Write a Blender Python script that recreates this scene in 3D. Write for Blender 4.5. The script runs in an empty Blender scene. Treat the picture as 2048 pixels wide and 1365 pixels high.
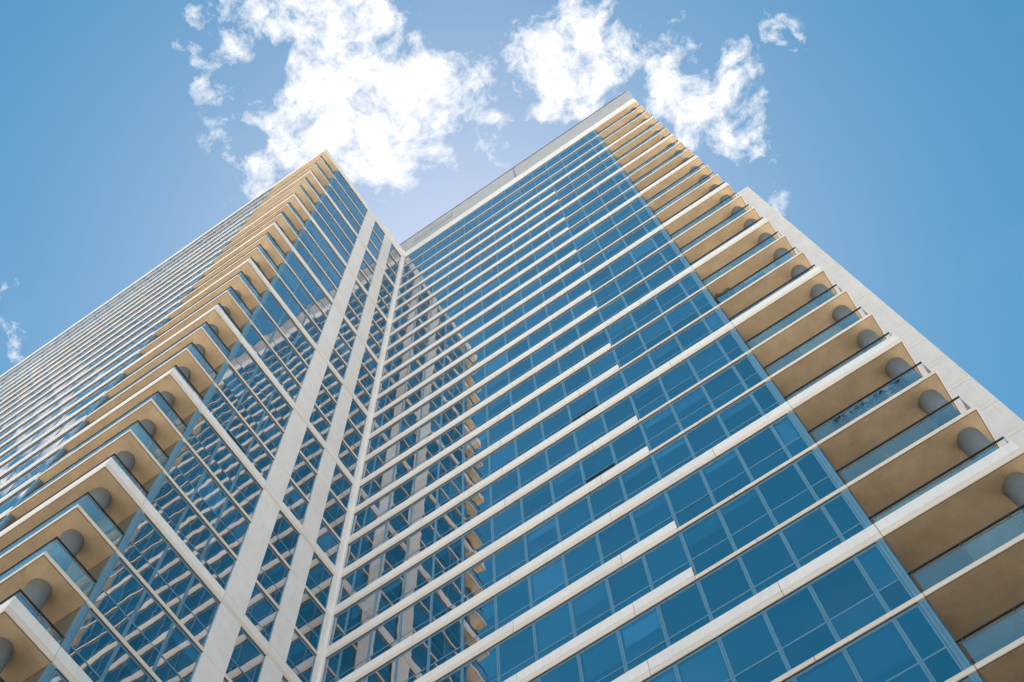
import bpy, bmesh, math, random
from mathutils import Matrix, Vector
random.seed(11)
sc = bpy.context.scene

# ------------------------------------------------------------------ camera
Z0 = 109.83                      # height of the top cornice above the pavement
RR = ((0.8281646392, 0.5593958043, -0.0349236954),
      (-0.5425995700, 0.7845645076, -0.3000737245),
      (-0.1404600906, 0.2674600299, 0.9532765052))
CAM = Vector((19.5115, -18.4289, 1.60))
FPX = 2503.42
cam = bpy.data.cameras.new('camera'); cam_o = bpy.data.objects.new('camera', cam)
sc.collection.objects.link(cam_o)
cam.sensor_width = 36; cam.lens = FPX / 2048 * 36; cam.clip_end = 6000; cam.clip_start = .1
m = Matrix.Identity(4)
for i in range(3):
    m[i][0] = RR[0][i]; m[i][1] = -RR[1][i]; m[i][2] = -RR[2][i]; m[i][3] = CAM[i]
cam_o.matrix_world = m
sc.camera = cam_o

# ------------------------------------------------------------------ sky, sun, exposure
SUN = Vector((-0.17, 0.25, 1.0)).normalized()
W = bpy.data.worlds.new('World'); sc.world = W; W.use_nodes = True
nt = W.node_tree; N = nt.nodes; Lk = nt.links; N.clear()
SKY_STRENGTH = 0.05
CLOUD_WHITE = 6.6
out = N.new('ShaderNodeOutputWorld'); bg = N.new('ShaderNodeBackground'); bg.inputs[1].default_value = SKY_STRENGTH
sky = N.new('ShaderNodeTexSky'); sky.sky_type = 'NISHITA'; sky.sun_disc = False
sky.sun_elevation = math.asin(SUN.z); sky.sun_rotation = math.atan2(SUN.x, SUN.y) % (2 * math.pi)
sky.altitude = 200; sky.air_density = 1.0; sky.dust_density = 0.36; sky.ozone_density = 0.35
geo = N.new('ShaderNodeTexCoord'); sep = N.new('ShaderNodeSeparateXYZ'); Lk.new(geo.outputs['Generated'], sep.inputs[0])
def wmath(op, a, b=None, clamp=False):
    n = N.new('ShaderNodeMath'); n.operation = op; n.use_clamp = clamp
    for i, x in enumerate((a, b)):
        if x is None: continue
        if isinstance(x, (int, float)): n.inputs[i].default_value = x
        else: Lk.new(x, n.inputs[i])
    return n.outputs[0]
zz = wmath('MAXIMUM', sep.outputs[2], 0.06)
comb = N.new('ShaderNodeCombineXYZ'); Lk.new(wmath('DIVIDE', sep.outputs[0], zz), comb.inputs[0]); Lk.new(wmath('DIVIDE', sep.outputs[1], zz), comb.inputs[1])
UVS = comb.outputs[0]            # position on a flat cloud layer overhead
# clouds of the layer: (x, y, radius) in layer units, a few big ones and their outliers
def layer(px, py):               # where the photographed clouds stand on that layer
    d = Vector(((px - 1024) / FPX, (py - 682.5) / FPX, 1))
    w = [sum(RR[k][i] * d[k] for k in range(3)) for i in range(3)]
    return w[0] / w[2], w[1] / w[2]
blobs = []
for px, py, r, amp in ((640, 265, 130, 1), (740, 245, 165, 1.1), (850, 190, 115, .9), (690, 330, 70, 1), (700, 70, 120, .95), (610, 45, 80, .8), (780, 130, 100, .9),
                  (420, 130, 60, .6), (440, 210, 55, .52), (470, 40, 70, .68), (540, 360, 75, .62), (490, 300, 60, .45),
                  (1130, 140, 115, 1.05), (1050, 95, 70, .75), (1185, 200, 70, 1), (1270, 100, 75, .75),
                  (1390, 215, 105, .95), (1470, 235, 80, .7), (1510, 300, 55, .6), (1560, 370, 55, .5), (1580, 90, 50, .5), (985, 265, 50, .5), (1040, 310, 45, .45), (15, 630, 90, .30), (1200, 10, 50, .6)):
    x, y = layer(px, py); blobs.append((x, y, r * 0.00058, amp))
for x, y, r in ((-.515, -.11, .06), (-.47, -.09, .04), (-.56, -.13, .05), (.62, .55, .10), (.50, .75, .09), (-.85, .35, .12), (.85, -.25, .12), (-.75, -.65, .12), (.35, -1.0, .12), (1.2, .4, .2), (-.3, 1.1, .18)):
    blobs.append((x, y, r, .72))
warp = N.new('ShaderNodeTexNoise'); warp.inputs['Scale'].default_value = 18; warp.inputs['Detail'].default_value = 5; Lk.new(UVS, warp.inputs['Vector'])
wsub = N.new('ShaderNodeVectorMath'); wsub.operation = 'SUBTRACT'; Lk.new(warp.outputs['Color'], wsub.inputs[0]); wsub.inputs[1].default_value = (.5, .5, .5)
wsc = N.new('ShaderNodeVectorMath'); wsc.operation = 'MULTIPLY'; Lk.new(wsub.outputs[0], wsc.inputs[0]); wsc.inputs[1].default_value = (.10, .10, 0)
wadd = N.new('ShaderNodeVectorMath'); wadd.operation = 'ADD'; Lk.new(UVS, wadd.inputs[0]); Lk.new(wsc.outputs[0], wadd.inputs[1])
field = None
for x, y, r, amp in blobs:
    d = N.new('ShaderNodeVectorMath'); d.operation = 'DISTANCE'; Lk.new(wadd.outputs[0], d.inputs[0]); d.inputs[1].default_value = (x, y, 0)
    mr = N.new('ShaderNodeMapRange'); Lk.new(d.outputs['Value'], mr.inputs[0]); f = mr.outputs[0]
    mr.inputs[1].default_value = r * .375; mr.inputs[2].default_value = r; mr.inputs[3].default_value = amp; mr.inputs[4].default_value = 0
    field = f if field is None else wmath('MAXIMUM', field, f)
fn = N.new('ShaderNodeTexNoise'); fn.inputs['Scale'].default_value = 30; fn.inputs['Detail'].default_value = 9; fn.inputs['Roughness'].default_value = .68
w2 = N.new('ShaderNodeVectorMath'); w2.operation = 'MULTIPLY_ADD'; Lk.new(wsub.outputs[0], w2.inputs[0]); w2.inputs[1].default_value = (.03, .03, 0); Lk.new(UVS, w2.inputs[2]); Lk.new(w2.outputs[0], fn.inputs['Vector'])
dens = wmath('ADD', wmath('MULTIPLY', field, 1.25), wmath('MULTIPLY', wmath('SUBTRACT', fn.outputs['Fac'], .5), 4.2))
dens = wmath('MULTIPLY', wmath('SUBTRACT', dens, .58), 1.2, True)
dens = wmath('MULTIPLY', dens, wmath('MULTIPLY', field, 4.0, True), True)
# thin veil of cirrus all over the layer
vn = N.new('ShaderNodeTexNoise'); vn.inputs['Scale'].default_value = 5; vn.inputs['Detail'].default_value = 4; vn.inputs['Roughness'].default_value = .6; Lk.new(wadd.outputs[0], vn.inputs['Vector'])
veil = wmath('MULTIPLY', wmath('SUBTRACT', vn.outputs['Fac'], .52, True), .12, True)
dens = wmath('MAXIMUM', dens, veil)
mix = N.new('ShaderNodeMix'); mix.data_type = 'RGBA'; Lk.new(dens, mix.inputs[0])
hs = N.new('ShaderNodeHueSaturation'); hs.inputs['Hue'].default_value = .471; hs.inputs['Saturation'].default_value = 1.44; hs.inputs['Value'].default_value = .91; Lk.new(sky.outputs[0], hs.inputs['Color']); Lk.new(hs.outputs[0], mix.inputs[6])
mix.inputs[7].default_value = (CLOUD_WHITE, CLOUD_WHITE * 1.0, CLOUD_WHITE * 1.02, 1)
Lk.new(mix.outputs[2], bg.inputs[0]); Lk.new(bg.outputs[0], out.inputs[0])

sl = bpy.data.lights.new('sun', 'SUN'); sl.energy = 5.0; sl.angle = math.radians(.53); sl.color = (1, .95, .87)
so = bpy.data.objects.new('sun', sl); sc.collection.objects.link(so); so.rotation_euler = SUN.to_track_quat('Z', 'Y').to_euler(); so.location = (0, 0, 200)
vs = sc.view_settings; vs.view_transform = 'Standard'; vs.look = 'None'; vs.exposure = 1.75; vs.gamma = 1; vs.use_curve_mapping = False
cy = sc.cycles; cy.max_bounces = 7; cy.diffuse_bounces = 3; cy.glossy_bounces = 4; cy.transmission_bounces = 2; cy.transparent_max_bounces = 10; cy.caustics_reflective = False; cy.caustics_refractive = False
W.cycles.sampling_method = 'MANUAL'; W.cycles.sample_map_resolution = 512
sc.render.resolution_x = 1024; sc.render.resolution_y = 682

# ------------------------------------------------------------------ materials
MATS = {}
def newmat(name):
    mt = bpy.data.materials.new(name); mt.use_nodes = True; MATS[name] = mt
    return mt, mt.node_tree.nodes, mt.node_tree.links, mt.node_tree.nodes['Principled BSDF']
def painted(name, col, rough=.6, var=.08, scale=1.2, bump=.15, bscale=60, spec=.4, metal=0, streak=0.0):
    mt, n, l, b = newmat(name)
    tc = n.new('ShaderNodeNewGeometry')
    no = n.new('ShaderNodeTexNoise'); no.inputs['Scale'].default_value = scale; no.inputs['Detail'].default_value = 6; no.inputs['Roughness'].default_value = .65
    l.new(tc.outputs['Position'], no.inputs['Vector'])
    rmp = n.new('ShaderNodeMapRange'); rmp.inputs[1].default_value = .3; rmp.inputs[2].default_value = .7; rmp.inputs[3].default_value = 1 - var; rmp.inputs[4].default_value = 1 + var
    l.new(no.outputs['Fac'], rmp.inputs[0])
    fac = rmp.outputs[0]
    if streak:                                   # rain streaks: noise stretched along the vertical
        mp = n.new('ShaderNodeVectorMath'); mp.operation = 'MULTIPLY'; mp.inputs[1].default_value = (6, 6, .5); l.new(tc.outputs['Position'], mp.inputs[0])
        n2 = n.new('ShaderNodeTexNoise'); n2.inputs['Scale'].default_value = 1.6; n2.inputs['Detail'].default_value = 5; l.new(mp.outputs[0], n2.inputs['Vector'])
        r2 = n.new('ShaderNodeMapRange'); r2.inputs[1].default_value = .52; r2.inputs[2].default_value = .75; r2.inputs[3].default_value = 1; r2.inputs[4].default_value = 1 - streak; l.new(n2.outputs['Fac'], r2.inputs[0])
        mm = n.new('ShaderNodeMath'); mm.operation = 'MULTIPLY'; l.new(fac, mm.inputs[0]); l.new(r2.outputs[0], mm.inputs[1]); fac = mm.outputs[0]
    oi = n.new('ShaderNodeObjectInfo'); r3 = n.new('ShaderNodeMapRange'); r3.inputs[3].default_value = 1 - var * .5; r3.inputs[4].default_value = 1 + var * .5; l.new(oi.outputs['Random'], r3.inputs[0])
    m2 = n.new('ShaderNodeMath'); m2.operation = 'MULTIPLY'; l.new(fac, m2.inputs[0]); l.new(r3.outputs[0], m2.inputs[1])
    vm = n.new('ShaderNodeVectorMath'); vm.operation = 'SCALE'; vm.inputs[0].default_value = col; l.new(m2.outputs[0], vm.inputs['Scale'])
    l.new(vm.outputs[0], b.inputs['Base Color'])
    b.inputs['Roughness'].default_value = rough; b.inputs['Specular IOR Level'].default_value = spec; b.inputs['Metallic'].default_value = metal
    if bump:
        nb = n.new('ShaderNodeTexNoise'); nb.inputs['Scale'].default_value = bscale; nb.inputs['Detail'].default_value = 3; l.new(tc.outputs['Position'], nb.inputs['Vector'])
        bp = n.new('ShaderNodeBump'); bp.inputs['Strength'].default_value = bump; bp.inputs['Distance'].default_value = .01; l.new(nb.outputs['Fac'], bp.inputs['Height']); l.new(bp.outputs[0], b.inputs['Normal'])
    return mt
painted('white_concrete', (.815, .775, .75), .7, .05, .8, .12, 45, streak=.08)
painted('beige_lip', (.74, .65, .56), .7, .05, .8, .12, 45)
painted('tan_soffit', (.60, .455, .29), .8, .17, 1.3, .12, 30, streak=.0)
mt = MATS['tan_soffit']; n = mt.node_tree.nodes; l = mt.node_tree.links      # damp stains of their own shape
gg = n.new('ShaderNodeNewGeometry'); ns = n.new('ShaderNodeTexNoise'); ns.inputs['Scale'].default_value = 2.3; ns.inputs['Detail'].default_value = 8; ns.inputs['Roughness'].default_value = .7; l.new(gg.outputs['Position'], ns.inputs['Vector'])
rs = n.new('ShaderNodeMapRange'); rs.inputs[1].default_value = .60; rs.inputs[2].default_value = .74; rs.inputs[3].default_value = 0; rs.inputs[4].default_value = .45; l.new(ns.outputs['Fac'], rs.inputs[0])
old = n['Principled BSDF'].inputs['Base Color'].links[0].from_socket; mxs = n.new('ShaderNodeMix'); mxs.data_type = 'RGBA'; l.new(rs.outputs[0], mxs.inputs[0]); l.new(old, mxs.inputs[6]); mxs.inputs[7].default_value = (.30, .17, .08, 1); l.new(mxs.outputs[2], n['Principled BSDF'].inputs['Base Color'])
painted('blue_frame', (.12, .26, .38), .35, .05, .6, 0, spec=.5)
painted('grey_column', (.175, .185, .19), .75, .10, 2.0, .15, 30)
painted('dark_metal', (.045, .05, .055), .45, .1, 3, 0)
painted('drip_brown', (.10, .06, .04), .8, .1, 3, 0)
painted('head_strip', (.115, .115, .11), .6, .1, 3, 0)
painted('brushed_rail', (.32, .34, .35), .35, .1, 3, 0, metal=.6)
painted('dark_recess', (.13, .12, .095), .6, .12, .7, 0)
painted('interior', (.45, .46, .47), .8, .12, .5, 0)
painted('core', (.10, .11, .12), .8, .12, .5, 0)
painted('blind_cloth', (.62, .66, .68), .8, .10, .5, 0)
painted('foliage', (.055, .085, .03), .7, .4, 5, 0)
painted('planter_blue', (.06, .16, .26), .4, .1, 3, 0)
painted('cushion_blue', (.05, .10, .20), .8, .1, 3, 0)
painted('ground_concrete', (.50, .458, .42), .85, .12, .12, .2, 8)
painted('low_bounce_paving', (.09, .086, .08), .8, .15, .4, .2, 20)  # kept dark so little light bounces up to the lower storeys
painted('asphalt', (.06, .06, .062), .9, .15, .5, .2, 20)
painted('bulb', (.02, .02, .02), .3, .1, 3, 0)
# metal roof screen: fine horizontal ribs
mt = painted('screen_metal', (.47, .455, .45), .5, .05, .4, 0, spec=.4)
n = mt.node_tree.nodes; l = mt.node_tree.links
g_ = n.new('ShaderNodeNewGeometry'); sx = n.new('ShaderNodeSeparateXYZ'); l.new(g_.outputs['Position'], sx.inputs[0])
mu = n.new('ShaderNodeMath'); mu.operation = 'MULTIPLY'; mu.inputs[1].default_value = 2 * math.pi / .35; l.new(sx.outputs[2], mu.inputs[0])
si = n.new('ShaderNodeMath'); si.operation = 'SINE'; l.new(mu.outputs[0], si.inputs[0])
bp = n.new('ShaderNodeBump'); bp.inputs['Distance'].default_value = .04; bp.inputs['Strength'].default_value = .8; l.new(si.outputs[0], bp.inputs['Height']); l.new(bp.outputs[0], n['Principled BSDF'].inputs['Normal'])

def glass(name, r0, refl, tint, wav=.0022, wscale=1.1, milk=None):
    mt = bpy.data.materials.new(name); mt.use_nodes = True; MATS[name] = mt
    n = mt.node_tree.nodes; l = mt.node_tree.links; n.clear()
    o = n.new('ShaderNodeOutputMaterial'); mx = n.new('ShaderNodeMixShader'); gl = n.new('ShaderNodeBsdfGlossy'); tr = n.new('ShaderNodeBsdfTransparent')
    gl.inputs['Roughness'].default_value = .004; gl.inputs['Color'].default_value = (*refl, 1)
    lw = n.new('ShaderNodeLayerWeight'); lw.inputs['Blend'].default_value = .5      # Schlick: r0 + (1 - r0) (1 - cos)^5
    pw = n.new('ShaderNodeMath'); pw.operation = 'POWER'; pw.inputs[1].default_value = 5; l.new(lw.outputs['Facing'], pw.inputs[0])
    fr = n.new('ShaderNodeMapRange'); fr.inputs[3].default_value = r0; fr.inputs[4].default_value = 1; l.new(pw.outputs[0], fr.inputs[0])
    ge = n.new('ShaderNodeNewGeometry')
    inv = n.new('ShaderNodeMath'); inv.operation = 'SUBTRACT'; inv.inputs[0].default_value = 1; l.new(ge.outputs['Backfacing'], inv.inputs[1])
    mu = n.new('ShaderNodeMath'); mu.operation = 'MULTIPLY'; l.new(fr.outputs[0], mu.inputs[0]); l.new(inv.outputs[0], mu.inputs[1])
    oi = n.new('ShaderNodeObjectInfo')
    cr = n.new('ShaderNodeMapRange'); cr.inputs[3].default_value = .75; cr.inputs[4].default_value = 1.2; l.new(oi.outputs['Random'], cr.inputs[0])
    vm = n.new('ShaderNodeVectorMath'); vm.operation = 'SCALE'; vm.inputs[0].default_value = tint; r2 = n.new('ShaderNodeMath'); r2.operation = 'FRACT'; r1 = n.new('ShaderNodeMath'); r1.operation = 'MULTIPLY'; r1.inputs[1].default_value = 17.31; l.new(oi.outputs['Random'], r1.inputs[0]); l.new(r1.outputs[0], r2.inputs[0]); c2 = n.new('ShaderNodeMapRange'); c2.inputs[3].default_value = .90; c2.inputs[4].default_value = 1.06; l.new(r2.outputs[0], c2.inputs[0]); v2 = n.new('ShaderNodeVectorMath'); v2.operation = 'SCALE'; v2.inputs[0].default_value = refl; l.new(c2.outputs[0], v2.inputs['Scale']); l.new(v2.outputs[0], gl.inputs['Color']); l.new(cr.outputs[0], vm.inputs['Scale']); l.new(vm.outputs[0], tr.inputs['Color'])
    # rolled glass is never quite flat; each pane bows its own way
    off = n.new('ShaderNodeVectorMath'); off.operation = 'SCALE'; off.inputs[0].default_value = (37, 61, 23); l.new(oi.outputs['Random'], off.inputs['Scale'])
    ad = n.new('ShaderNodeVectorMath'); ad.operation = 'ADD'; l.new(ge.outputs['Position'], ad.inputs[0]); l.new(off.outputs[0], ad.inputs[1])
    no = n.new('ShaderNodeTexNoise'); no.inputs['Scale'].default_value = wscale; no.inputs['Detail'].default_value = 1.5; l.new(ad.outputs[0], no.inputs['Vector'])
    bp = n.new('ShaderNodeBump'); bp.inputs['Strength'].default_value = 1; bp.inputs['Distance'].default_value = wav; l.new(no.outputs['Fac'], bp.inputs['Height']); l.new(bp.outputs[0], gl.inputs['Normal'])
    l.new(mu.outputs[0], mx.inputs[0]); 
    through = tr.outputs[0]
    if milk:                                     # etched, slightly milky balustrade glass
        df = n.new('ShaderNodeBsdfDiffuse'); df.inputs['Color'].default_value = (*milk[1], 1); m3 = n.new('ShaderNodeMixShader'); m3.inputs[0].default_value = milk[0]
        l.new(tr.outputs[0], m3.inputs[1]); l.new(df.outputs[0], m3.inputs[2]); through = m3.outputs[0]
    l.new(through, mx.inputs[1]); l.new(gl.outputs[0], mx.inputs[2]); l.new(mx.outputs[0], o.inputs[0])
glass('window_glass', .48, (1.0, .98, .98), (.50, .70, .82), .004, .75)
glass('rail_glass', .17, (.80, .93, 1.0), (.68, .87, .95), .0008, .7, milk=(.16, (.36, .58, .70)))

# ------------------------------------------------------------------ helpers
COL = sc.collection
def link(name, mesh, mat=None, parent=None, mw=None):
    o = bpy.data.objects.new(name, mesh); COL.objects.link(o)
    if mat and mesh is not None and not mesh.materials: mesh.materials.append(MATS[mat])
    if parent is not None: o.parent = parent
    if mw is not None: o.matrix_local = mw
    return o
def tag(o, label=None, cat=None, group=None, kind=None):
    if label: o['label'] = label
    if cat: o['category'] = cat
    if group: o['group'] = group
    if kind: o['kind'] = kind
    return o
def thing(name, label, cat, loc, group=None):
    o = bpy.data.objects.new(name, None); COL.objects.link(o); o.location = loc; o.empty_display_size = .5
    return tag(o, label, cat, group)
def two_tone(me, z):               # the strip along the top of a window gets a darker colour
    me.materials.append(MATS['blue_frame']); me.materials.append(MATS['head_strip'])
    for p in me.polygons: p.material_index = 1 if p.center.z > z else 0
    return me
class MB:
    def __init__(s): s.v = []; s.f = []
    def box(s, x0, x1, y0, y1, z0, z1):
        b = len(s.v); s.v += [(x, y, z) for z in (z0, z1) for y in (y0, y1) for x in (x0, x1)]
        s.f += [tuple(b + i for i in q) for q in ((0, 2, 3, 1), (4, 5, 7, 6), (0, 1, 5, 4), (2, 6, 7, 3), (0, 4, 6, 2), (1, 3, 7, 5))]
        return s
    def profile(s, pts, x0, x1, k0=0, k1=0):      # closed (y, z) outline drawn along x, ends mitred by k
        b = len(s.v); c = len(pts)
        s.v += [(x0 + k0 * y, y, z) for y, z in pts] + [(x1 + k1 * y, y, z) for y, z in pts]
        s.f += [(b + i, b + c + i, b + c + (i + 1) % c, b + (i + 1) % c) for i in range(c)]
        s.f += [tuple(b + c - 1 - i for i in range(c))[::-1][::-1], tuple(b + c + i for i in range(c))]
        return s
    def cyl(s, x, y, r, z0, z1, n=24):
        b = len(s.v)
        for z in (z0, z1): s.v += [(x + r * math.cos(2 * math.pi * i / n), y + r * math.sin(2 * math.pi * i / n), z) for i in range(n)]
        s.f += [(b + i, b + (i + 1) % n, b + n + (i + 1) % n, b + n + i) for i in range(n)]
        s.f += [tuple(b + n - 1 - i for i in range(n)), tuple(b + n + i for i in range(n))]
        return s
    def add(s, o, mw):
        b = len(s.v); s.v += [tuple(mw @ Vector(p)) for p in o.v]; s.f += [tuple(b + i for i in q) for q in o.f]
    def mesh(s, name, smooth=False, mat=None):
        me = bpy.data.meshes.new(name); me.from_pydata(s.v, [], s.f)
        bm = bmesh.new(); bm.from_mesh(me); bmesh.ops.recalc_face_normals(bm, faces=bm.faces); bm.to_mesh(me); bm.free()
        if smooth:
            for p in me.polygons: p.use_smooth = len(p.vertices) == 4
        if mat: me.materials.append(MATS[mat])
        return me
CACHE = {}
def cached(key, fn):
    if key not in CACHE: CACHE[key] = fn()
    return CACHE[key]
R90 = Matrix.Rotation(math.pi / 2, 4, 'Z')
LB, LA, NOTCH = 11.53, 24.40, -9.62
NL = 28                                           # storeys built in detail, counted down from the cornice
def zl(L): return Z0 + (-.6 - L * (11.327 - .6) / 3 if L <= 3 else -11.327 - (L - 3) * 3.2)
def at(face, u, z):                               # local x along the wall, y into the wall, z up
    if face == 'A': return Matrix.Translation((u, 0, z))
    if face == 'B': return Matrix.Translation((0, u, z)) @ R90
    if face == 'C': return Matrix.Translation((u, -LB, z))
    if face == 'D': return Matrix.Translation((LA, u, z)) @ R90
def project(p):
    d = Vector(p) - CAM; c = [sum(RR[k][i] * d[i] for i in range(3)) for k in range(3)]
    if c[2] <= .1: return None
    return 1024 + FPX * c[0] / c[2], 682.5 + FPX * c[1] / c[2]

# ------------------------------------------------------------------ ground
g = MB(); g.v = [(-3000, -3000, 0), (3000, -3000, 0), (3000, 3000, 0), (-3000, 3000, 0)]; g.f = [(0, 1, 2, 3)]
tag(link('ground', g.mesh('ground'), 'ground_concrete'), kind='structure')
g = MB().box(-75, 80, -34, 20, -.2, .004); tag(link('added_pavement', g.mesh('added_pavement'), 'low_bounce_paving'), kind='structure')  # added out of view to cut ground bounce on the lower soffits
g = MB().box(-400, 400, -52, -34.01, -.2, .006); tag(link('road', g.mesh('road'), 'asphalt'), kind='structure')

# ------------------------------------------------------------------ the towers
left = thing('apartment_tower', 'blue glass apartment tower with two white vertical piers and short balconies round its projecting corner', 'building', (0, 0, 0))
right = thing('apartment_tower', 'wide blue glass apartment tower under a grey louvred roof screen with long end balconies', 'building', (0, 0, 0))
rear = thing('apartment_tower', 'plain windowless pale tower wall of stacked panels rising behind the end balconies', 'building', (0, 0, 0))

H_THICK, H_THIN = .78, .20
THICK = [(.14, .0), (-.005, .0), (-.018, .02), (-.025, .06), (-.025, .235), (-.01, .25), (.008, .252), (.008, .275), (-.01, .278), (-.01, .755), (-.005, .78), (.14, .78)]
THIN = [(.14, .0), (-.005, .0), (-.018, .02), (-.028, .06), (-.028, .13), (-.01, .185), (.01, .20), (.14, .20)]
def top_profile(h): return [(.14, 0), (-.005, 0), (-.018, .02), (-.025, .06), (-.025, .235), (-.01, .25), (.008, .252), (.008, .275), (-.01, .278), (-.01, h - .03), (-.005, h), (.14, h)]
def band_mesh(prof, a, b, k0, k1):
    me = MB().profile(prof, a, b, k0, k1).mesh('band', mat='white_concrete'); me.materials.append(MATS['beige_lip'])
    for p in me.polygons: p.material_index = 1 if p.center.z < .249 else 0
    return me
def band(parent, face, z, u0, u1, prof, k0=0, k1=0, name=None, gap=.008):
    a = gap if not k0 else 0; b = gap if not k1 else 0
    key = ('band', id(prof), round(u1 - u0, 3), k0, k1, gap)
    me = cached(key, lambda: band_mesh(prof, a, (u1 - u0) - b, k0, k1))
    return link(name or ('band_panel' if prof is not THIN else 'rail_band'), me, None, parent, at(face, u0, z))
def is_thick(L): return L % 3 == 0
TOPA, TOPB, TOPB2 = top_profile(2.1), top_profile(1.4), top_profile(2.7)

# -------- bands
JA = [.18, 4.43, 8.66, 12.9, 17.13, 20.18]
SC_ = -5.79                                        # where the heavy bands stop short of the corner balconies
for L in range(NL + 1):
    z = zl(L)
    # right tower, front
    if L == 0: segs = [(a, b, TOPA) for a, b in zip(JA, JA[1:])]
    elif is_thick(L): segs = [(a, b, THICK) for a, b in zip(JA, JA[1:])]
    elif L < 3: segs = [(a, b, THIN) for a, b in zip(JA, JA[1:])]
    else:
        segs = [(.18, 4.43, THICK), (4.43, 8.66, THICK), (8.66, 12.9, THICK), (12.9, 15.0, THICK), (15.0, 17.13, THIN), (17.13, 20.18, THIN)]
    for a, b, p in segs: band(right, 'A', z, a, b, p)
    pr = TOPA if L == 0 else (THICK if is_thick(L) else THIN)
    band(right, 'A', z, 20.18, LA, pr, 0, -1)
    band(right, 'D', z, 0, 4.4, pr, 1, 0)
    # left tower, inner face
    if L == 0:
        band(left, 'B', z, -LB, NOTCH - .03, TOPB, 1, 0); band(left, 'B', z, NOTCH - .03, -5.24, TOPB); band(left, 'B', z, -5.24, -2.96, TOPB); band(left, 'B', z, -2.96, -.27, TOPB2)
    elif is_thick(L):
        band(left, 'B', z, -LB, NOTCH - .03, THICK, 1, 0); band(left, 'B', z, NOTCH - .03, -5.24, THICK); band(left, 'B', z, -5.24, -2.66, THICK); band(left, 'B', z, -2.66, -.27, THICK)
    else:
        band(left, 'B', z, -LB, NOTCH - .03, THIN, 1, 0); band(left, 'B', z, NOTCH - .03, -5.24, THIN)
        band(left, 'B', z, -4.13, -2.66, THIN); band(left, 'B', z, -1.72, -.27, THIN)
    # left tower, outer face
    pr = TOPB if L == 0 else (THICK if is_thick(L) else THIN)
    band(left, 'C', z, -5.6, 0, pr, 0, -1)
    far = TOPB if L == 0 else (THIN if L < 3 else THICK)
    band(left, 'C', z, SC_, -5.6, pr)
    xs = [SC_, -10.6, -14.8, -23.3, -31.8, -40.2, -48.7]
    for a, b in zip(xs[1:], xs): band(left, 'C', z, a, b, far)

# -------- piers and the inner corner post
def pier(name, u0, u1):
    for L in range(NL):
        zt = zl(L) - .006; zb = zl(L + 1) + ((H_THICK + .006) if is_thick(L + 1) else .006)
        h = zt - zb
        me = cached(('pier', round(u1 - u0, 3), round(h, 3)), lambda: MB().profile([(-.012, .0), (-.012, h), (.2, h), (.2, 0)], .0, u1 - u0).mesh('pier', mat='white_concrete'))
        link(name, me, None, left, at('B', u0, zb))
pier('pier_panel', -5.24, -4.13); pier('pier_panel', -2.66, -1.72)
for L in range(NL):
    zt = zl(L) - .006; zb = zl(L + 1) + .006; h = zt - zb
    def corner():
        b = MB(); pts = [(-.12, -.27), (.0, -.27), (.02, -.255), (.02, -.03), (.03, -.03), (.18, -.02), (.18, .12), (-.12, .12)]
        b.v = [(x, y, 0) for x, y in pts] + [(x, y, h) for x, y in pts]; c = len(pts)
        b.f = [(i, (i + 1) % c, c + (i + 1) % c, c + i) for i in range(c)] + [tuple(range(c))[::-1], tuple(range(c, 2 * c))]
        return b.mesh('corner_post', mat='white_concrete')
    link('corner_post', cached(('corner', round(h, 3)), corner), None, left, Matrix.Translation((0, 0, zb)))
    # the joint block where the bands of the two faces meet
    hb = H_THICK if L >= 3 or L % 3 == 0 else H_THIN
    jb = cached(('joint', hb), lambda: MB().box(-.12, .20, -.27, .12, 0, hb).box(-.12, .035, -.27, -.26, .0, .01).mesh('joint', mat='white_concrete'))
hb = 2.1
link('corner_post', MB().box(-.12, .175, -.268, .12, 0, hb).mesh('corner_cap', mat='white_concrete'), None, left, Matrix.Translation((0, 0, zl(0))))

# -------- windows
FW, FD = .058, .075                                # frame width and depth
YF, YG = .05, .062                                # frame face and glass set back from the wall face
def window_frame(w, h, t):
    b = MB(); e = .006
    b.box(e, FW, YF, YF + FD, 0, h - .016); b.box(w - FW, w - e, YF, YF + FD, 0, h - .016)
    b.box(FW, w - FW, YF, YF + FD, h - .075, h - .016); b.box(FW, w - FW, YF + .006, YF + FD, h - .11, h - .075)
    b.box(FW, w - FW, YF, YF + FD, 0, .05); b.box(FW, w - FW, YF + .004, YF + FD, t - .032, t + .032)
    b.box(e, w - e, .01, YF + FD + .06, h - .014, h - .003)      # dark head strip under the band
    b.box(-e, e, YF + .03, YF + FD, 0, h - .016)                     # gasket between neighbours
    return b
wins = []                                          # (tower, face, u0, u1, L)
UA = [.18, .93] + [.93 + 1.4093 * k for k in range(1, 14)] + [19.95]
for L in range(NL):
    for a, b in zip(UA, UA[1:]): wins.append((right, 'A', a, b, L))
    for a, b in ((-9.43, -8.05), (-8.05, -6.65), (-6.65, -5.24), (-4.13, -2.66), (-1.72, -.27)): wins.append((left, 'B', a, b, L))
    xs = [-5.78, -6.48] + [-6.48 - 1.42 * k for k in range(1, 31)]
    for a, b in zip(xs[1:], xs): wins.append((left, 'C', a, b, L))
def heavy(face, u, L):                             # does storey L end below in a heavy band at u?
    if L == 0 or is_thick(L): return True
    if L < 3: return False
    return (face == 'A' and u < 15.0) or (face == 'C' and u < SC_)
OPEN = {('A', 9, 17), ('A', 9, 19), ('B', 1, 17)}
def corners(face, a, b, z0, z1):
    r = []
    for u, z in ((a, z0), (b, z0), (b, z1), (a, z1)):
        r.append(project((at(face, u, z)).translation))
    return r
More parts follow.
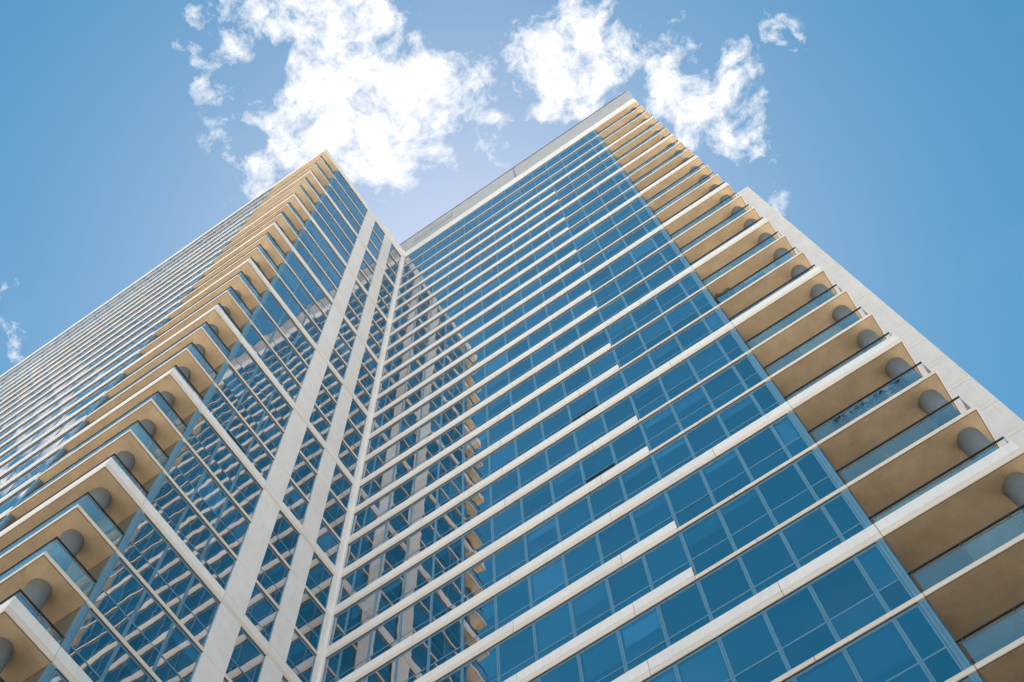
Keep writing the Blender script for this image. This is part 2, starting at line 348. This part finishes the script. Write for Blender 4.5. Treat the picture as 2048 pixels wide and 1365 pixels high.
def shown(w):
    t, face, a, b, L = w
    zt = zl(L); zb = zl(L + 1) + (H_THICK if heavy(face, (a + b) / 2, L + 1) else H_THIN)
    c = corners(face, a, b, zb, zt)
    if any(p is None for p in c): return 0
    if max(p[0] for p in c) < 0 or min(p[0] for p in c) > 2048 or max(p[1] for p in c) < 0 or min(p[1] for p in c) > 1365: return 0
    return abs(sum(c[i][0] * c[(i + 1) % 4][1] - c[(i + 1) % 4][0] * c[i][1] for i in range(4))) / 2
keep = set()
for t in (left, right):
    ws = sorted([i for i, w in enumerate(wins) if w[0] is t], key=lambda i: -shown(wins[i]))[:300]
    keep |= set(i for i in ws if shown(wins[i]) > 0)
rest = {}
rnd = random.Random(5)
for i, (t, face, a, b, L) in enumerate(wins):
    w = b - a; zt = zl(L); hv = heavy(face, (a + b) / 2, L + 1)
    zb = zl(L + 1) + (H_THICK if hv else H_THIN) - .02
    h = zt - zb + .0; tr = h - (1.95 if L >= 3 else 2.15)
    key = (round(w, 3), round(h, 3))
    mw = at(face, a, zb)
    if i in keep:
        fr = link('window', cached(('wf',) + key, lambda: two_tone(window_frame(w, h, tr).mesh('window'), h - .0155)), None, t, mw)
        up = link('pane', cached(('wp',) + key, lambda: MB().box(FW - .01, w - FW + .01, 0, .012, -(h - tr) / 2 + .02, (h - tr) / 2 - .08).mesh('pane', mat='window_glass')), None, fr,
                  Matrix.Translation((0, YG, (h + tr) / 2)) @ Matrix.Rotation(rnd.gauss(0, .0032), 4, 'X') @ Matrix.Rotation(rnd.gauss(0, .0032), 4, 'Z'))
        bay = UA.index(a) if face == 'A' else (0 if a < -9 else 1 if a < -8 else 2)
        if (face, bay, L) in OPEN:
            def vent():
                q = MB().box(.05, w - .05, .0, .012, -tr + .07, -.04)
                return q.mesh('vent_pane', mat='window_glass')
            vp = link('vent_pane', cached(('vo',) + key, vent), None, fr, Matrix.Translation((0, YG - .03, tr)) @ Matrix.Rotation(math.radians(-24), 4, 'X'))
        else:
            vp = link('vent_pane', cached(('wv',) + key, lambda: MB().box(FW - .01, w - FW + .01, 0, .012, -tr / 2 + .04, tr / 2 - .02).mesh('vent_pane', mat='window_glass')), None, fr,
                  Matrix.Translation((0, YG, tr / 2)) @ Matrix.Rotation(rnd.gauss(0, .0032), 4, 'X') @ Matrix.Rotation(rnd.gauss(0, .0032), 4, 'Z'))
        if rnd.random() < .42:
            dr = rnd.choice((.35, .5, .9, 1.4, 1.75))
            link('blind', cached(('bl', round(w, 3), dr), lambda: MB().box(.09, w - .09, 0, .01, -dr, 0).box(.09, w - .09, -.015, .02, -dr - .03, -dr).mesh('blind', mat='blind_cloth')), None, fr, Matrix.Translation((0, YG + .10, h - .06)))
    else:
        fb, pb = rest.setdefault(t, (MB(), MB()))
        fb.add(window_frame(w, h, tr), mw)
        pb.add(MB().box(FW - .01, w - FW + .01, YG, YG + .012, tr + .02, h - .08), mw); pb.add(MB().box(FW - .01, w - FW + .01, YG, YG + .012, .04, tr - .02), mw)
for t, (fb, pb) in rest.items():
    tag(link('small_window_frames', fb.mesh('small_window_frames'), 'blue_frame', t), kind='stuff')
    tag(link('small_window_panes', pb.mesh('small_window_panes'), 'window_glass', t), kind='stuff')
# end posts of the glazing beside the balconies
for L in range(NL):
    zt = zl(L); zb = zl(L + 1) + (H_THICK if is_thick(L + 1) else H_THIN) - .01; h = zt - zb
    me = cached(('post', round(h, 3)), lambda: MB().box(.004, .10, .046, .18, 0, h).box(.106, .19, .05, .18, 0, h).mesh('end_post', mat='blue_frame'))
    link('end_post', me, None, right, at('A', 19.95, zb))
    link('end_post', me, None, left, at('B', NOTCH - .01, zb))
    link('end_post', me, None, left, at('C', -5.78, zb))

# -------- floors and core walls behind the glass
for L in range(NL + 1):
    z = zl(L) + .02
    me = cached('slabR', lambda: MB().box(-8, 20.05, .16, 8, 0, .16).mesh('floor_slab', mat='interior')); link('floor_slab', me, None, right, Matrix.Translation((0, 0, z)))
    me = cached('slabL', lambda: MB().box(-8, -.16, -9.60, -.02, 0, .16).box(-49, -5.74, -LB + .16, -9.62, 0, .16).box(-49, -8.01, -9.62, -5, 0, .16).mesh('floor_slab', mat='interior')); link('floor_slab', me, None, left, Matrix.Translation((0, 0, z)))
ztop, zbot = zl(0) + .4, zl(NL)
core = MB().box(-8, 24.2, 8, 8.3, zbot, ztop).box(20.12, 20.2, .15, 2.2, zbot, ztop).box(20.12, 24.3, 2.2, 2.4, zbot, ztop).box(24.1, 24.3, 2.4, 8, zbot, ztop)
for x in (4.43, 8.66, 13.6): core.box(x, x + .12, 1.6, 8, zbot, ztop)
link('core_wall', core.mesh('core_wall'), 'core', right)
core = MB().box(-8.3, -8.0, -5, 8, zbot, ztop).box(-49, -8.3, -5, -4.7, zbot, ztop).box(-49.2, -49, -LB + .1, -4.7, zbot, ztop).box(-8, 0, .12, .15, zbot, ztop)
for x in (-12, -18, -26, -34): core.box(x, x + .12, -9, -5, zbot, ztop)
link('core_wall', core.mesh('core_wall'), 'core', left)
rec = MB().box(-5.72, -.16, NOTCH, NOTCH + .12, zbot, ztop).box(-5.72, -5.58, -LB + .16, NOTCH, zbot, ztop)
link('recess_wall', rec.mesh('recess_wall'), 'dark_recess', left)
# lower floors, below what the picture shows
link('lower_wall', MB().box(-8, 24.3, .1, 8, .0, zbot - .05).mesh('lower_wall'), 'white_concrete', right)
link('lower_wall', MB().box(-49, -.1, -LB + .1, -.1, .0, zbot - .05).mesh('lower_wall'), 'white_concrete', left)
# roofs
link('roof', MB().box(-8, 24.25, .16, 8.3, zl(0) + 1.7, zl(0) + 1.9).mesh('roof'), 'core', right)
link('roof', MB().box(-49, -.16, -LB + .16, 8, zl(0) + 1.0, zl(0) + 1.2).mesh('roof'), 'core', left)

# -------- roof screen of the right tower
SZ0, SZ1 = zl(0) + 2.12, Z0 + 6.95
for a, b in ((-8.0, -.02), (0, 11.98), (12.08, LA - .03)):
    link('screen_panel', MB().box(a, b, .06, .16, SZ0, SZ1).mesh('screen_panel'), 'screen_metal', right)
link('screen_joint', MB().box(11.985, 12.075, .05, .14, SZ0, SZ1).mesh('screen_joint'), 'brushed_rail', right)
link('screen_return', MB().box(LA - .13, LA - .03, .163, 8, SZ0, SZ1).mesh('screen_return'), 'screen_metal', right)
link('screen_coping', MB().box(-8, LA, .02, .22, SZ1 + .002, SZ1 + .09).mesh('screen_coping'), 'dark_metal', right)
for a, b, mt in ((.85, 2.88, 'screen_metal'), (2.92, 5.2, 'screen_metal')):
    lv = link('louvre', MB().box(a, b, .045, .058, Z0 + 3.75, Z0 + 3.80).box(a, b, .045, .058, Z0 + 5.7, Z0 + 5.75).box(a, a + .04, .045, .058, Z0 + 3.8, Z0 + 5.7).box(b - .04, b, .045, .058, Z0 + 3.8, Z0 + 5.7).mesh('louvre'), 'brushed_rail', right)
    for k in range(9):
        z = Z0 + 3.84 + k * .205
        s = cached(('slat', a), lambda: MB().box(a + .045, b - .045, .0, .04, .0, .13).mesh('slat', mat=mt))
        link('slat', s, None, lv, Matrix.Translation((0, .015, z)))

# -------- balconies
def balcony(t, slab, panels, rails, z, heavy_):
    """slab: list of boxes; panels: (face, u0, u1); rails: boxes and brackets"""
    bl = link('balcony', cached(('slab', t.name), lambda: slab.mesh('balcony', mat='tan_soffit')), None, t, Matrix.Translation((0, 0, z)))
    lo = (H_THICK if heavy_ else H_THIN) - .03; hi = 1.08
    link('drip_edge', cached(('drip', t.name), lambda: drips[t.name].mesh('drip_edge', mat='drip_brown')), None, bl)
    for face, u0, u1 in panels:
        me = cached(('gp', round(u1 - u0, 3), heavy_, face == 'D'), lambda: MB().box(.006, u1 - u0 - .006, .05, .062, lo, 1.24 if face == 'D' else hi).mesh('glass_panel', mat='window_glass' if face == 'D' else 'rail_glass'))
        mm = at(face, u0, 0); link('glass_panel', me, None, bl, mm)
    for k, (bx, mt) in enumerate(rails):
        link('handrail' if k == 0 else 'glass_cap', cached(('rail', t.name, k), lambda: bx.mesh('handrail', mat=mt)), None, bl, Matrix.Identity(4))
    return bl
slabR = MB().box(20.19, LA - .03, .03, 2.19, -.012, .17)
slabL = MB().box(-5.59, -.03, -LB + .03, NOTCH - .012, -.012, .17)
pR = [('A', 20.24, 21.63), ('A', 21.63, 23.0), ('A', 23.0, 24.02), ('D', .12, 1.2), ('D', 1.2, 2.15)]
pL = [('B', -LB + .07, -LB + .98), ('B', -LB + .98, NOTCH - .08), ('C', -.9, -.07), ('C', -2.4, -.9), ('C', -3.95, -2.4), ('C', -5.5, -3.95)]
drips = {right.name: MB().box(20.19, LA - .012, .012, .029, -.009, -.001).box(LA - .029, LA - .012, .03, 2.19, -.009, -.001),
         left.name: MB().box(-5.59, -.012, -LB + .012, -LB + .029, -.009, -.001).box(-.029, -.012, -LB + .03, NOTCH - .012, -.009, -.001)}
hR = MB().box(20.14, LA - .05, .03, .085, 1.222, 1.258)
cR = MB().box(20.2, 24.05, .042, .07, 1.083, 1.10)
for u in (20.30, 21.63, 23.0, 24.0): hR.box(u - .022, u + .022, .045, .068, 1.10, 1.222)
hL = MB().box(-.085, -.03, -LB + .03, NOTCH - .04, 1.222, 1.258).box(-5.55, -.088, -LB + .03, -LB + .085, 1.222, 1.258)
cL = MB().box(-.07, -.042, -LB + .06, NOTCH - .06, 1.083, 1.10).box(-5.5, -.073, -LB + .042, -LB + .07, 1.083, 1.10)
for u in (-LB + .95, NOTCH - .2): hL.box(-.068, -.045, u - .022, u + .022, 1.10, 1.222)
for u in (-.9, -2.4, -3.95, -5.4): hL.box(u - .022, u + .022, -LB + .045, -LB + .068, 1.10, 1.222)
for L in range(NL + 1):
    z = zl(L); hv = is_thick(L)
    if L == 0:
        link('balcony', slabR.mesh('balcony', mat='tan_soffit'), None, right, Matrix.Translation((0, 0, z)))
        link('balcony', slabL.mesh('balcony', mat='tan_soffit'), None, left, Matrix.Translation((0, 0, z)))
    else:
        balcony(right, slabR, pR, ((hR, 'dark_metal'), (cR, 'brushed_rail')), z, hv)
        balcony(left, slabL, pL, ((hL, 'dark_metal'), (cL, 'brushed_rail')), z, hv)
    if L < NL:
        zb = zl(L + 1) + .19; h = z - .012 - zb
        me = cached(('col', round(h, 3)), lambda: MB().cyl(0, 0, .365, 0, h, 32).mesh('column', True, 'grey_column'))
        link('column', me, None, right, Matrix.Translation((23.80, .70, zb)))
        link('column', me, None, left, Matrix.Translation((-.84, -10.74, zb)))

# -------- rear tower: plain panelled wall
YD, XD, ZD = 11.5, 28.47, Z0 - 1.45
zz_ = ZD; k = 0
while zz_ > 4:
    h = 3.16
    for a, b in ((XD - 4.0, XD), (XD - 8.0, XD - 4.0)):
        me = cached(('rp',), lambda: MB().box(.0, 3.985, 0, .3, .012, .42).box(0, 3.985, 0, .3, .436, 3.148).mesh('wall_panel', mat='white_concrete'))
        link('wall_panel', me, None, rear, Matrix.Translation((a, YD, zz_ - h)))
    zz_ -= h; k += 1
link('wall_core', MB().box(XD - 8, XD - .05, YD + .28, YD + 14, 0, ZD - .05).mesh('wall_core'), 'white_concrete', rear)

# ------------------------------------------------------------------ things on the balconies
def leaf_bunch(n, rad, size, spiky, seed, flat=1.0):
    r = random.Random(seed); b = MB()
    for i in range(n):
        d = Vector((r.gauss(0, 1), r.gauss(0, 1), r.gauss(0, 1))).normalized()
        c = Vector((d.x * rad[0], d.y * rad[1], d.z * rad[2])) * (r.random() ** .4)
        q = d.orthogonal().normalized() if r.random() < .5 else d.cross(Vector((0, 0, 1))).normalized()
        a = c; e = c + (d + Vector((0, 0, spiky))).normalized() * size * r.uniform(.6, 1.4); w = q * size * .16
        k = len(b.v); b.v += [tuple(a), tuple((a + e) / 2 + w), tuple(e), tuple((a + e) / 2 - w)]; b.f.append((k, k + 1, k + 2, k + 3))
    return b
z22 = zl(22)
for i, (u0, u1) in enumerate(((21.0, 21.42), (21.70, 22.12), (22.36, 22.8), (23.12, 23.55))):
    o = thing('hanging_planter', 'blue trough planter with trailing spiky plant hung inside a balcony rail', 'planter', ((u0 + u1) / 2, .19, z22 + 1.0), 'hanging planters on one balcony')
    w = (u1 - u0) / 2 + .04
    tr_ = MB().profile([(-.09, 0), (-.11, .2), (.11, .2), (.09, 0)], -w, w)
    link('trough', tr_.mesh('trough'), 'planter_blue', o)
    link('plant', leaf_bunch(110, (w, .09, .09), .22, -1.2, 40 + i).mesh('plant'), 'foliage', o)
    link('hanger', MB().box(-w * .75 - .012, -w * .75 + .012, -.17, -.02, .19, .29).box(w * .75 - .012, w * .75 + .012, -.17, -.02, .19, .29).mesh('hanger'), 'dark_metal', o)
z17 = zl(17)
o = thing('potted_shrub', 'bushy green potted shrub rising above a balcony rail beside the blue glazing', 'plant', (20.45, .27, z17 + .19))
link('pot', MB().profile([(-.13, 0), (-.17, .45), (.17, .45), (.13, 0)], -.22, .42).mesh('pot'), 'planter_blue', o)
link('foliage', leaf_bunch(420, (.22, .16, .42), .17, .9, 3).mesh('foliage'), 'foliage', o).location = (-.12, 0, 1.25)
link('foliage', leaf_bunch(420, (.28, .16, .34), .20, 1.3, 4).mesh('foliage'), 'foliage', o).location = (.3, .0, 1.15)
o = thing('outdoor_sofa', 'long dark blue sofa back seen through a balcony glass panel', 'sofa', (22.1, .26, z17 + .19))
link('backrest', MB().box(-.5, .5, -.14, -.04, .3, .80).mesh('backrest'), 'cushion_blue', o)
link('seat', MB().box(-.5, .5, -.035, .5, .18, .36).mesh('seat'), 'cushion_blue', o)
for x in (-.46, .41):
    for y in (-.1, .42): link('leg', MB().box(x, x + .05, y, y + .05, 0, .178).mesh('leg'), 'dark_metal', o)
for x, lab in ((21.35, 'low dark blue chair between the shrub and the sofa on a balcony'), (23.1, 'dark blue chair beside the round column on a furnished balcony')):
    o = thing('outdoor_chair', lab, 'chair', (x, .24, z17 + .19))
    link('seat', MB().box(-.2, .2, -.1, .3, .26, .33).mesh('seat'), 'cushion_blue', o)
    link('backrest', MB().box(.14, .2, -.1, .3, .332, .86).mesh('backrest'), 'cushion_blue', o)
    for a in (-.19, .15):
        for b in (-.09, .25): link('leg', MB().box(a, a + .04, b, b + .04, 0, .258).mesh('leg'), 'dark_metal', o)
# strings of small lamps along three balcony rails of the left tower
for L, where in ((19, 'over the second lowest tan soffit'), (20, 'just above a heavy white band'), (8, 'on a high balcony')):
    o = thing('string_lights', 'string of tiny dark lamps on the outer balcony rail ' + where, 'lights', (-3, -LB + .05, zl(L) + 1.27))
    c = MB().box(-2.5, 2.9, -.02, -.008, -.03, -.018)
    link('cable', c.mesh('cable'), 'dark_metal', o)
    for k in range(9): link('lamp', cached('lamp', lambda: MB().cyl(0, 0, .02, 0, .06, 8).mesh('lamp', mat='bulb')), None, o, Matrix.Translation((-2.3 + k * .62, -.014, -.015)))
